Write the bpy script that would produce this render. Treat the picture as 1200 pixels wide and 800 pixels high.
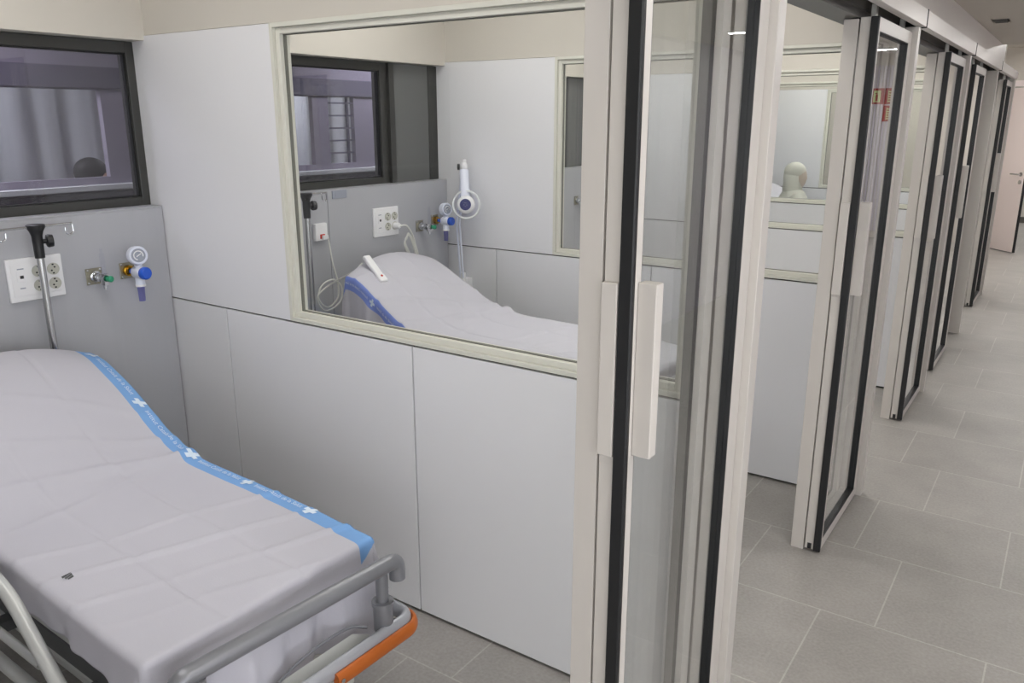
import bpy, bmesh, math, random
from mathutils import Vector, Matrix, noise
random.seed(7)
S = bpy.context.scene
COL = S.collection
pi = math.pi
for o in list(bpy.data.objects): bpy.data.objects.remove(o, do_unlink=True)

# ------------------------------------------------------------------ camera
cam = bpy.data.cameras.new('camera'); cam.sensor_width = 36; cam.lens = 28.34
cam.clip_start = 0.02
co = bpy.data.objects.new('camera', cam); COL.objects.link(co)
co.location = (0, 0, 1.7); co.rotation_euler = (pi/2 - 0.2681, 0, 0.60328)
S.camera = co
# ------------------------------------------------------------------ world, exposure
W = bpy.data.worlds.new('world'); S.world = W; W.use_nodes = True
W.node_tree.nodes['Background'].inputs[0].default_value = (.85, .9, 1, 1)
W.node_tree.nodes['Background'].inputs[1].default_value = 0.25
S.view_settings.view_transform = 'Standard'; S.view_settings.look = 'None'
S.view_settings.gamma = 1; S.view_settings.use_curve_mapping = False
S.view_settings.exposure = 0.5
BAY_LAMP = 5.0      # emission of the bay ceiling panels
COR_LAMP = 48.0      # emission of the corridor linear lamps
FILL = 1.8            # emission of the unseen windows added as fill light
COURT_LAMP = 20.0    # lamp of the room behind the headwall windows
S.cycles.max_bounces = 10; S.cycles.transparent_max_bounces = 40
S.cycles.glossy_bounces = 5; S.cycles.diffuse_bounces = 5
S.cycles.caustics_reflective = False; S.cycles.caustics_refractive = False

# ------------------------------------------------------------------ materials
def srgb(r, g, b):
    f = lambda c: (c/255/12.92) if c/255 <= .04045 else ((c/255+.055)/1.055)**2.4
    return (f(r), f(g), f(b), 1)
MATS = {}
def mat(name, col, rough=.5, metal=0., var=.03, nscale=6., bump=0., bscale=80., stretch=None, emit=0., spec=.5, coat=0.):
    m = bpy.data.materials.new(name); m.use_nodes = True
    nt = m.node_tree; b = nt.nodes['Principled BSDF']
    b.inputs['Roughness'].default_value = rough; b.inputs['Metallic'].default_value = metal
    b.inputs['Specular IOR Level'].default_value = spec
    b.inputs['Coat Weight'].default_value = coat
    tc = nt.nodes.new('ShaderNodeTexCoord'); mp = nt.nodes.new('ShaderNodeMapping')
    nt.links.new(tc.outputs['Object'], mp.inputs[0])
    if stretch: mp.inputs['Scale'].default_value = stretch
    nz = nt.nodes.new('ShaderNodeTexNoise'); nz.inputs['Scale'].default_value = nscale; nz.inputs['Detail'].default_value = 4
    nt.links.new(mp.outputs[0], nz.inputs['Vector'])
    mx = nt.nodes.new('ShaderNodeMix'); mx.data_type = 'RGBA'
    mx.inputs[6].default_value = tuple(c*(1-var) for c in col[:3])+(1,)
    mx.inputs[7].default_value = tuple(min(1, c*(1+var)) for c in col[:3])+(1,)
    nt.links.new(nz.outputs['Fac'], mx.inputs[0]); nt.links.new(mx.outputs[2], b.inputs['Base Color'])
    if bump:
        n2 = nt.nodes.new('ShaderNodeTexNoise'); n2.inputs['Scale'].default_value = bscale; n2.inputs['Detail'].default_value = 3
        nt.links.new(mp.outputs[0], n2.inputs['Vector'])
        bp = nt.nodes.new('ShaderNodeBump'); bp.inputs['Strength'].default_value = bump; bp.inputs['Distance'].default_value = .003
        nt.links.new(n2.outputs['Fac'], bp.inputs['Height']); nt.links.new(bp.outputs[0], b.inputs['Normal'])
    if emit:
        b.inputs['Emission Color'].default_value = col; b.inputs['Emission Strength'].default_value = emit
    MATS[name] = m; return m
def glass(name, tint, ior=1.6, rough=0., panes=1.):
    m = bpy.data.materials.new(name); m.use_nodes = True; nt = m.node_tree
    nt.nodes.remove(nt.nodes['Principled BSDF']); out = nt.nodes['Material Output']
    t = nt.nodes.new('ShaderNodeBsdfTransparent'); t.inputs[0].default_value = tint
    g = nt.nodes.new('ShaderNodeBsdfGlossy'); g.inputs['Roughness'].default_value = rough; g.inputs[0].default_value = (.95, .95, .95, 1)
    fr = nt.nodes.new('ShaderNodeFresnel'); fr.inputs[0].default_value = ior
    ge = nt.nodes.new('ShaderNodeNewGeometry')
    inv = nt.nodes.new('ShaderNodeMath'); inv.operation = 'SUBTRACT'; inv.inputs[0].default_value = 1
    nt.links.new(ge.outputs['Backfacing'], inv.inputs[1])
    mu = nt.nodes.new('ShaderNodeMath'); mu.operation = 'MULTIPLY'
    m2 = nt.nodes.new('ShaderNodeMath'); m2.operation = 'MULTIPLY'; m2.inputs[1].default_value = panes; m2.use_clamp = True
    nt.links.new(fr.outputs[0], m2.inputs[0]); nt.links.new(m2.outputs[0], mu.inputs[0]); nt.links.new(inv.outputs[0], mu.inputs[1])
    mx = nt.nodes.new('ShaderNodeMixShader')
    nt.links.new(mu.outputs[0], mx.inputs[0]); nt.links.new(t.outputs[0], mx.inputs[1]); nt.links.new(g.outputs[0], mx.inputs[2])
    nt.links.new(mx.outputs[0], out.inputs[0]); MATS[name] = m; return m

M_panel = mat('white_laminate', srgb(230, 230, 233), .38, var=.012, nscale=2)
M_plaster = mat('beige_plaster', srgb(205, 200, 191), .85, var=.015, bump=.05, bscale=150)
M_ceil = mat('ceiling_paint', srgb(214, 209, 199), .9, var=.015)
M_steel = mat('grey_headwall_laminate', srgb(178, 179, 184), .40, .12, var=.03, nscale=40, stretch=(1, 1, .03))
M_core = mat('dark_joint', srgb(40, 38, 36), .8)
M_cream = mat('cream_lacquer', srgb(217, 216, 206), .4, var=.01)
M_white = mat('white_lacquer', srgb(198, 193, 187), .32, var=.01)
M_header = mat('header_white_lacquer', srgb(232, 226, 221), .3, var=.01)
M_black = mat('black_rubber', srgb(22, 23, 25), .45, var=.1)
M_anthr = mat('anthracite_aluminium', srgb(66, 66, 64), .4, .2, var=.04)
M_blank = mat('dark_glazed_panel', srgb(103, 104, 103), .12, 0, var=.03)
M_alu = mat('satin_aluminium', srgb(190, 190, 186), .35, .8)
M_dkalu = mat('dark_track', srgb(95, 93, 88), .4, .5)
M_chrome = mat('chrome', srgb(205, 207, 210), .12, 1, var=.02)
M_steelrod = mat('stainless_tube', srgb(190, 190, 190), .22, 1, var=.03)
M_plate = mat('brass_grey_plate', srgb(150, 146, 130), .35, .7)
M_brass = mat('brass', srgb(190, 145, 45), .25, 1)
M_green = mat('green_plastic', srgb(45, 150, 110), .4)
M_blue = mat('blue_plastic', srgb(40, 92, 205), .35)
M_wplast = mat('white_plastic', srgb(234, 234, 236), .35, var=.008)
M_wplast2 = mat('pale_blue_white_plastic', srgb(222, 226, 240), .3, var=.01)
M_socket = mat('socket_well_plastic', srgb(196, 196, 186), .4)
M_dial = mat('gauge_dial_grey', srgb(150, 155, 168), .3)
M_navy = mat('navy_print', srgb(52, 56, 110), .35)
M_red = mat('red_plastic', srgb(190, 50, 30), .4)
M_sign = mat('sign_red', srgb(150, 24, 20), .4)
M_signg = mat('sign_pale_green', srgb(200, 215, 150), .5)
M_sheet = mat('white_sheet_cloth', srgb(190, 189, 198), .8, var=.01, bump=.12, bscale=260)
M_strip = mat('blue_printed_cloth', srgb(118, 163, 216), .75, var=.05, bump=.1, bscale=260)
M_strip2 = mat('periwinkle_printed_cloth', srgb(116, 138, 212), .75, var=.05, bump=.1, bscale=260)
M_print = mat('white_print', srgb(212, 226, 240), .7)
M_mattress = mat('navy_mattress_vinyl', srgb(45, 45, 82), .5)
M_bedgrey = mat('grey_coated_tube', srgb(130, 131, 136), .3, .25)
M_bedlight = mat('light_grey_coated_metal', srgb(190, 192, 190), .35, .2)
M_bedmid = mat('mid_grey_coated_bar', srgb(170, 172, 178), .32, .25)
M_beddark = mat('dark_grey_frame', srgb(80, 82, 84), .5, .2)
M_orange = mat('orange_bumper', srgb(180, 94, 30), .45, var=.05)
M_cable = mat('white_cable', srgb(218, 218, 212), .45)
M_doorface = mat('pink_grey_door_laminate', srgb(240, 228, 226), .45, var=.01)
M_lilac = mat('lilac_grey_cladding', srgb(200, 196, 205), .5, var=.03, nscale=12, stretch=(1, 1, .05))
M_court = mat('mauve_grey_wall', srgb(150, 144, 157), .8, var=.03)
M_court2 = mat('slate_mauve_band', srgb(104, 100, 115), .7, var=.03)
M_curtain = mat('pale_curtain', srgb(210, 214, 212), .9, var=.03)
M_skin = mat('skin', srgb(205, 160, 135), .55)
M_pale = mat('pale_skin', srgb(190, 176, 164), .6)
M_hair = mat('dark_hair', srgb(38, 34, 36), .6, var=.2, nscale=60)
M_scrub = mat('white_scrubs', srgb(196, 196, 188), .85)
M_lens = mat('magnifier_rim', srgb(225, 228, 228), .2)
M_led = mat('led_diffuser', (1, .985, .95, 1), .5, emit=BAY_LAMP)
M_led15 = mat('led_diffuser_second_bay', (1, .985, .95, 1), .5, emit=BAY_LAMP*1.2)
M_led2 = mat('led_diffuser_far_bays', (1, .985, .95, 1), .5, emit=BAY_LAMP*1.55)
M_ledc = mat('linear_led_diffuser', (1, .985, .96, 1), .5, emit=COR_LAMP)
M_ledo = mat('round_led_diffuser', (.95, .96, 1, 1), .5, emit=COURT_LAMP)
M_fill = mat('fill_light_pane', (.95, .97, 1, 1), .6, emit=FILL)  # glowing pane shared by the added fill windows
M_glass = glass('clear_glass', (.984, .99, .986, 1), 1.45)
M_dglass = glass('door_glass', (.982, .99, .988, 1), 1.5, 0., 1.75)
M_wglass = glass('tinted_window_glass', (.76, .75, .80, 1), 1.75)
M_clear = glass('clear_plastic', (.96, .96, .985, 1), 1.25)
M_violet = glass('violet_clear_plastic', (.62, .62, .92, 1), 1.5)

def floor_mat():
    m = bpy.data.materials.new('grey_porcelain_tiles'); m.use_nodes = True; nt = m.node_tree; b = nt.nodes['Principled BSDF']
    tc = nt.nodes.new('ShaderNodeTexCoord'); mp = nt.nodes.new('ShaderNodeMapping')
    mp.inputs['Location'].default_value = (.53, -2.7275, 0)
    nt.links.new(tc.outputs['Object'], mp.inputs[0])
    br = nt.nodes.new('ShaderNodeTexBrick'); br.offset = .65; br.offset_frequency = 2; br.squash = 1
    br.inputs['Scale'].default_value = 1; br.inputs['Brick Width'].default_value = .5225; br.inputs['Row Height'].default_value = .5225
    br.inputs['Mortar Size'].default_value = .0028; br.inputs['Mortar Smooth'].default_value = .1; br.inputs['Bias'].default_value = 0
    br.inputs['Color1'].default_value = srgb(150, 146, 141); br.inputs['Color2'].default_value = srgb(157, 153, 148)
    br.inputs['Mortar'].default_value = srgb(174, 171, 165)
    nt.links.new(mp.outputs[0], br.inputs['Vector'])
    n1 = nt.nodes.new('ShaderNodeTexNoise'); n1.inputs['Scale'].default_value = 3.5; n1.inputs['Detail'].default_value = 8; n1.inputs['Roughness'].default_value = .65
    nt.links.new(tc.outputs['Object'], n1.inputs['Vector'])
    n2 = nt.nodes.new('ShaderNodeTexNoise'); n2.inputs['Scale'].default_value = 90; n2.inputs['Detail'].default_value = 3
    nt.links.new(tc.outputs['Object'], n2.inputs['Vector'])
    ad = nt.nodes.new('ShaderNodeMath'); ad.operation = 'ADD'
    nt.links.new(n1.outputs['Fac'], ad.inputs[0]); nt.links.new(n2.outputs['Fac'], ad.inputs[1])
    mr = nt.nodes.new('ShaderNodeMapRange'); mr.inputs[1].default_value = .6; mr.inputs[2].default_value = 1.4; mr.inputs[3].default_value = .80; mr.inputs[4].default_value = 1.18
    nt.links.new(ad.outputs[0], mr.inputs[0])
    mx = nt.nodes.new('ShaderNodeMix'); mx.data_type = 'RGBA'; mx.blend_type = 'MULTIPLY'; mx.inputs[0].default_value = 1
    nt.links.new(br.outputs['Color'], mx.inputs[6]); nt.links.new(mr.outputs[0], mx.inputs[7])
    nt.links.new(mx.outputs[2], b.inputs['Base Color']); b.inputs['Roughness'].default_value = .42
    bp = nt.nodes.new('ShaderNodeBump'); bp.inputs['Strength'].default_value = .15; bp.inputs['Distance'].default_value = .002; bp.invert = True
    nt.links.new(br.outputs['Fac'], bp.inputs['Height']); nt.links.new(bp.outputs[0], b.inputs['Normal'])
    return m
M_floor = floor_mat()
M_gask = mat('grey_glazing_seal', srgb(112, 112, 104), .6)

# ------------------------------------------------------------------ mesh helpers
class MB:
    def __init__(self): self.bm = bmesh.new()
    def box(self, x0, x1, y0, y1, z0, z1, bev=0., seg=2):
        r = bmesh.ops.create_cube(self.bm, size=1)
        for v in r['verts']:
            v.co = Vector(((x0+x1)/2 + v.co.x*(x1-x0), (y0+y1)/2 + v.co.y*(y1-y0), (z0+z1)/2 + v.co.z*(z1-z0)))
        if bev:
            es = list({e for v in r['verts'] for e in v.link_edges})
            bmesh.ops.bevel(self.bm, geom=es, offset=bev, segments=seg, profile=.5, affect='EDGES')
        return self
    def cyl(self, a, b, r0, r1=None, n=20, caps=True, bev=0.):
        a = Vector(a); b = Vector(b); d = b-a; r1 = r0 if r1 is None else r1
        r = bmesh.ops.create_cone(self.bm, cap_ends=caps, segments=n, radius1=r0, radius2=r1, depth=d.length)
        q = d.to_track_quat('Z', 'Y').to_matrix().to_4x4()
        bmesh.ops.transform(self.bm, matrix=Matrix.Translation((a+b)/2) @ q, verts=r['verts'])
        if bev:
            es = [e for e in {e for v in r['verts'] for e in v.link_edges} if any(len(f.verts) > 4 for f in e.link_faces)]
            bmesh.ops.bevel(self.bm, geom=es, offset=bev, segments=2, profile=.5, affect='EDGES')
        return self
    def sph(self, c, r, sc=(1, 1, 1), n=16):
        q = bmesh.ops.create_uvsphere(self.bm, u_segments=n, v_segments=max(6, n//2+2), radius=r)
        for v in q['verts']: v.co = Vector((c[0]+v.co.x*sc[0], c[1]+v.co.y*sc[1], c[2]+v.co.z*sc[2]))
        return self
    def tube(self, pts, r, n=12, closed=False, caps=True, flat=None):
        # sweep a circle (or a flat oval: (half height z, half width)) along the points
        P = [Vector(p) for p in pts]; N = len(P); rings = []
        up = Vector((0, 0, 1)); prevn = None
        for i in range(N):
            if closed: t = P[(i+1) % N]-P[i-1]
            else: t = (P[min(i+1, N-1)]-P[max(i-1, 0)])
            t.normalize()
            if prevn is None:
                nn = up - t*up.dot(t)
                if nn.length < .05: nn = Vector((1, 0, 0)) - t*t.x
            else: nn = prevn - t*prevn.dot(t)
            nn.normalize(); prevn = nn; bn = t.cross(nn)
            ra, rb = (flat if flat else (r, r))
            rings.append([self.bm.verts.new(P[i] + nn*ra*math.cos(2*pi*k/n) + bn*rb*math.sin(2*pi*k/n)) for k in range(n)])
        for i in range(N if closed else N-1):
            A = rings[i]; B = rings[(i+1) % N]
            for k in range(n): self.bm.faces.new((A[k], A[(k+1) % n], B[(k+1) % n], B[k]))
        if caps and not closed:
            self.bm.faces.new(rings[0][::-1]); self.bm.faces.new(rings[-1])
        return self
    def lathe(self, prof, c, axis=(0, 0, 1), n=24):
        # prof: (radius, height) pairs along the axis from c
        q = Vector(axis).to_track_quat('Z', 'Y').to_matrix(); c = Vector(c); rings = []
        for r, h in prof:
            if r < 1e-6: rings.append([self.bm.verts.new(c + q @ Vector((0, 0, h)))])
            else: rings.append([self.bm.verts.new(c + q @ Vector((r*math.cos(2*pi*k/n), r*math.sin(2*pi*k/n), h))) for k in range(n)])
        for A, B in zip(rings[:-1], rings[1:]):
            for k in range(n):
                k2 = (k+1) % n
                f = [A[k] if len(A) > 1 else A[0]]
                if len(A) > 1: f.append(A[k2])
                if len(B) > 1: f.append(B[k2])
                f.append(B[k] if len(B) > 1 else B[0])
                if len(f) > 2: self.bm.faces.new(f)
        return self
    def ring_yz(self): pass
    def frame(self, axis, u0, u1, z0, z1, w, d0, d1, bev=0.):
        # rectangular ring: axis 'y' = lies in XZ, depth along Y; axis 'x' = lies in YZ, depth along X
        if not isinstance(w, (tuple, list)): w = (w, w, w, w)   # left, right, bottom, top
        l, r, b, t = w
        for (a0, a1, c0, c1) in ((u0, u0+l, z0, z1), (u1-r, u1, z0, z1), (u0+l, u1-r, z0, z0+b), (u0+l, u1-r, z1-t, z1)):
            if a1-a0 < 1e-5 or c1-c0 < 1e-5: continue
            if axis == 'y': self.box(a0, a1, d0, d1, c0, c1, bev)
            else: self.box(d0, d1, a0, a1, c0, c1, bev)
        return self
    def prism(self, poly, z0, z1, axis='z'):
        n = len(poly)
        def P(u, v, w): return {'z': (u, v, w), 'x': (w, u, v), 'y': (u, w, v)}[axis]
        A = [self.bm.verts.new(P(u, v, z0)) for u, v in poly]; B = [self.bm.verts.new(P(u, v, z1)) for u, v in poly]
        self.bm.faces.new(A[::-1]); self.bm.faces.new(B)
        for i in range(n): self.bm.faces.new((A[i], A[(i+1) % n], B[(i+1) % n], B[i]))
        return self
    def build(self, name, m, parent=None, smooth=False):
        bmesh.ops.recalc_face_normals(self.bm, faces=self.bm.faces)
        me = bpy.data.meshes.new(name); self.bm.to_mesh(me); self.bm.free()
        for mm in (m if isinstance(m, (list, tuple)) else [m]): me.materials.append(mm)
        if smooth:
            for p in me.polygons: p.use_smooth = True
            me.set_sharp_from_angle(angle=math.radians(smooth if smooth is not True else 40))
        o = bpy.data.objects.new(name, me); COL.objects.link(o)
        if parent: o.parent = parent
        return o
def empty(name, loc=(0, 0, 0), rz=0):
    o = bpy.data.objects.new(name, None); COL.objects.link(o); o.location = loc; o.rotation_euler.z = rz
    o.empty_display_size = .1; return o
def tag(o, label, cat, group=None, kind=None):
    o['label'] = label; o['category'] = cat
    if group: o['group'] = group
    if kind: o['kind'] = kind
    return o
def arc(c, r, a0, a1, n, plane='xz'):
    out = []
    for i in range(n+1):
        a = a0+(a1-a0)*i/n; u, v = r*math.cos(a), r*math.sin(a)
        out.append({'xz': (c[0]+u, c[1], c[2]+v), 'xy': (c[0]+u, c[1]+v, c[2]), 'yz': (c[0], c[1]+u, c[2]+v)}[plane])
    return out
def rounded(pts, r, n=6):
    # round the inner corners of a polyline
    P = [Vector(p) for p in pts]; out = [P[0]]
    for i in range(1, len(P)-1):
        a = (P[i-1]-P[i]); b = (P[i+1]-P[i]); rr = min(r, a.length*.49, b.length*.49)
        A = P[i]+a.normalized()*rr; B = P[i]+b.normalized()*rr
        for k in range(n+1):
            t = k/n; out.append((1-t)**2*A + 2*t*(1-t)*P[i] + t*t*B)
    out.append(P[-1]); return out
def spline(pts, n=8):
    P = [Vector(p) for p in pts]; P = [P[0]*2-P[1]]+P+[P[-1]*2-P[-2]]; out = []
    for i in range(1, len(P)-2):
        for k in range(n):
            t = k/n; a, b, c, d = P[i-1], P[i], P[i+1], P[i+2]
            out.append(.5*((2*b)+(c-a)*t+(2*a-5*b+4*c-d)*t*t+(3*b-a-3*c+d)*t**3))
    out.append(P[-2]); return out

# ------------------------------------------------------------------ layout numbers (metres)
XB = -3.01                       # headwall face
PITCH = 1.81
PN = [-.06]+[1.895 + PITCH*k for k in range(0, 5)]   # near faces of the partitions (first one is behind the left edge)
TH = .065                        # partition thickness
BAYZ = 2.60; CORZ = 2.32         # ceilings
XR = 1.45; YBACK = -2.2; YEND = 13.05
DN = [1.30 + PITCH*k for k in range(5)]        # near ends of the fixed door panels

# ------------------------------------------------------------------ floor, ceilings, outer walls
o = MB().box(-6.4, XR+.1, YBACK-.1, 17, -.1, 0).build('floor', M_floor); tag(o, 'grey porcelain tile floor with pale grout joints', 'floor', kind='structure')
o = MB().box(-3.3, -.72, YBACK-.1, 11.2, BAYZ, BAYZ+.08).build('ceiling', M_ceil); tag(o, 'off-white ceiling over the treatment bays', 'ceiling', kind='structure')
b = MB().box(-.72, XR+.1, YBACK-.1, 8.4, CORZ, CORZ+.06); b.box(-.72, XR+.1, 8.36, 8.4, CORZ, 2.68); b.box(-1.5, XR+.1, 8.4, 17, 2.62, 2.68)
o = b.build('ceiling', M_ceil); tag(o, 'beige corridor ceiling stepping up towards the far end', 'ceiling', kind='structure')
o = MB().box(-.80, -.69, YBACK, 8.70, 2.132, BAYZ).build('wall_bulkhead', M_header); tag(o, 'beige plaster bulkhead above the sliding door header', 'wall', kind='structure')
b = MB().box(XR, XR+.1, YBACK-.1, YEND+.1, 0, .35); b.box(XR, XR+.1, YBACK-.1, YEND+.1, 2.2, 2.66)
b.box(XR+.06, XR+.1, YBACK-.1, 1.84, .35, 2.2); b.box(XR, XR+.1, 1.84, YEND+.1, .35, 2.2)
o = b.build('wall_right', M_lilac); tag(o, 'lilac grey wall on the far side of the corridor', 'wall', kind='structure')
for k in range(2):  # out of view, added to send side fill into the nearest bay
    w = empty('window_%d' % (k+31)); y0 = YBACK+2.02*k; y1 = y0+2.02
    tag(w, 'added fill light window with vertical blind, number %d from the corridor start' % (k+1), 'window', kind='structure')
    MB().frame('x', y0, y1, .35, 2.2, .03, XR-.012, XR+.06, .002).build('window_frame', M_white, w)
    MB().box(XR+.045, XR+.05, y0+.03, y1-.03, .38, 2.17).build('lit_pane', M_fill, w)
    b = MB(); y = y0+.06
    while y < y1-.06: b.box(XR+.012, XR+.016, y, y+.02, .40, 2.16); y += .11
    b.build('blind', M_lilac, w)
b = MB(); x = .42
while x < XR-.03: b.box(x, x+.030, YEND-.022, YEND, .10, 2.45); x += .044
o = b.build('trim_21', M_lilac); tag(o, 'lilac ribbed cladding beside the corridor end door', 'trim', kind='structure')
w = empty('window_33'); tag(w, 'wide added fill light window at the corridor start behind the camera', 'window', kind='structure')  # unseen glowing window, added as frontal fill for the partitions
MB().frame('y', -.55, 1.3, .5, 2.2, .04, YBACK, YBACK+.03, .002).build('window_frame', M_white, w)
MB().box(-.51, 1.26, YBACK+.004, YBACK+.010, .54, 2.16).build('lit_pane', M_fill, w)
o = MB().box(-3.3, XR+.1, YBACK-.1, YBACK, 0, 2.66).build('wall_back', M_plaster); tag(o, 'plain beige plaster wall behind the corridor start', 'wall', kind='structure')
b = MB()
DX0, DX1, DZ = -1.14, -.25, 2.13
b.box(-1.5, DX0, YEND, YEND+.12, 0, 2.66); b.box(DX1, XR+.1, YEND, YEND+.12, 0, 2.66); b.box(DX0, DX1, YEND, YEND+.12, DZ, 2.66)
o = b.build('wall_end', M_plaster); tag(o, 'beige end wall of the corridor around the doorway', 'wall', kind='structure')
o = MB().box(-1.5, -1.4, 11.2, YEND, 0, 2.66).build('wall_left', M_plaster); tag(o, 'short beige corridor wall beyond the last bay', 'wall', kind='structure')
o = MB().box(-3.3, XR+.1, 16.4, 16.5, 0, 2.66).build('wall_far', M_plaster); tag(o, 'pale wall of the space beyond the open door', 'wall', kind='structure')
o = MB().box(-3.0, XR, 16.36, 16.4, 0, .10).build('baseboard_far', M_dkalu); tag(o, 'dark skirting on the wall beyond the open door', 'baseboard', kind='structure')
o = MB().box(-3.3, -1.4, 11.1, 11.2, 0, 2.66).build('wall_side', M_plaster); tag(o, 'plain wall closing the row of bays', 'wall', kind='structure')

# ------------------------------------------------------------------ headwalls and their windows
bays = [(PN[i]+TH, PN[i+1]) for i in range(5)] + [(PN[5]+TH, 11.1)]
words = ['first', 'second', 'third', 'fourth', 'fifth', 'sixth']
def headwall(i, y0, y1):
    r = empty('wall_headwall', (XB, y0, 0)); r.location = (0, 0, 0)
    seam = y1-.93
    pn = MB().box(XB-.02, XB, y0, seam-.0015, .01, 1.362, .001, 1).build('panel', M_steel, r)
    MB().box(XB-.02, XB, seam+.0015, y1-.004, .01, 1.362, .001, 1).build('panel', M_steel, r)
    MB().box(XB-.18, XB-.021, y0, y1, 0, 1.3615).build('wall_core', M_core, r)
    MB().box(XB-.12, XB, y0, y1-.004, 1.3625, 1.3685, .001, 1).build('ledge', M_steel, r)
    MB().box(XB-.18, XB, y0-TH, y1+.0, 1.992, BAYZ).build('plaster', M_plaster, r)
    tag(r, 'grey headwall with plaster lintel in the %s bay' % words[i], 'wall', kind='structure')
    w = empty('window_%d' % (i+1))
    tag(w, 'dark framed window above the grey headwall of the %s bay' % words[i], 'window', kind='structure')
    z0, z1 = 1.368, 1.99; X = XB-.08
    def win(a, c, wr=.045):
        MB().frame('x', a, c, z0, z1, (.045, wr, .034, .042), X-.06, X, .002).build('window_frame', M_anthr, w)
        MB().frame('x', a+.045, c-wr, z0+.034, z1-.042, .006, X-.028, X-.012, .001).build('glazing_bead', M_black, w)
        MB().box(X-.026, X-.020, a+.045, c-wr, z0+.034, z1-.042).build('glass', M_wglass, w)
    if i in (0, 3):
        win(y0, y1, .034)
    else:
        win(y0, y1-.395, .05)
        MB().box(X-.05, X+.02, y1-.395, y1-.355, z0, z1, .002).build('mullion', M_anthr, w)
        MB().box(X-.05, X+.014, y1-.355, y1-.075, z0+.0, z1).build('blank_panel', M_blank, w)
        MB().box(X-.05, X+.018, y1-.075, y1, z0, z1, .002).build('window_frame', M_anthr, w)
for i, (a, c) in enumerate(bays): headwall(i, a, c)

# the room behind the headwall windows
XC = -4.6
b = MB(); ops = [(-1.2, .95), (1.25, 2.59), (3.62, 4.15), (4.30, 4.56), (5.4, 6.6)]
oz0, oz1 = 1.385, 1.862
b.box(XC-.04, XC, -2.3, 11, 0, oz0); b.box(XC-.04, XC, -2.3, 11, oz1+.0, 2.6)
ys = [-2.3]+[v for p_ in ops for v in p_]+[11]
for k in range(0, len(ys), 2): b.box(XC-.04, XC, ys[k], ys[k+1], oz0, oz1)
o = b.build('wall_court', M_court); tag(o, 'mauve grey wall with openings seen through the headwall windows', 'wall', kind='structure')
b = MB().box(XC, XC+.015, -2.3, 11, 1.87, 1.985); b.box(XC, XC+.015, -2.3, 11, 1.16, 1.30)
o = b.build('trim_1', M_court2); tag(o, 'slate mauve bands on the wall behind the headwall windows', 'trim', kind='structure')
o = MB().box(XC, XC+.06, -2.3, 11, 1.315, 1.345, .003).build('trim_2', M_curtain); tag(o, 'pale ledge under the openings behind the headwall windows', 'trim', kind='structure')
b = MB()
for k in range(5): b.box(XC-.03, XC-.01, 4.30, 4.56, 1.455+.09*k, 1.467+.09*k)
b.box(XC-.03, XC-.01, 4.50, 4.512, oz0, oz1)
o = b.build('trim_22', M_court2); tag(o, 'thin dark glazing bars in an opening behind the second headwall window', 'trim', kind='structure')
o = MB().box(-6.4, -3.2, -2.4, 11.1, 2.6, 2.68).build('ceiling', M_ceil); tag(o, 'ceiling of the room behind the headwall windows', 'ceiling', kind='structure')
b = MB(); N = 420
pts = [(-5.7+.035*math.sin(k*.9)+.02*math.sin(k*.37), -2.3+13.3*k/N) for k in range(N+1)]
poly = pts+[(-5.8, 11), (-5.8, -2.3)]
b.prism(poly, .05, 2.55); o = b.build('wall_curtain', M_curtain, smooth=60); tag(o, 'pale pleated curtain wall far behind the headwall windows', 'wall', kind='structure')
o = MB().box(-6.4, -3.2, -2.4, -2.3, 0, 2.66).build('wall_court', M_court); tag(o, 'short side wall of the room behind the headwall, near end', 'wall', kind='structure')
o = MB().box(-6.4, -3.2, 11, 11.1, 0, 2.66).build('wall_court', M_court); tag(o, 'short side wall of the room behind the headwall, far end', 'wall', kind='structure')

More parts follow.
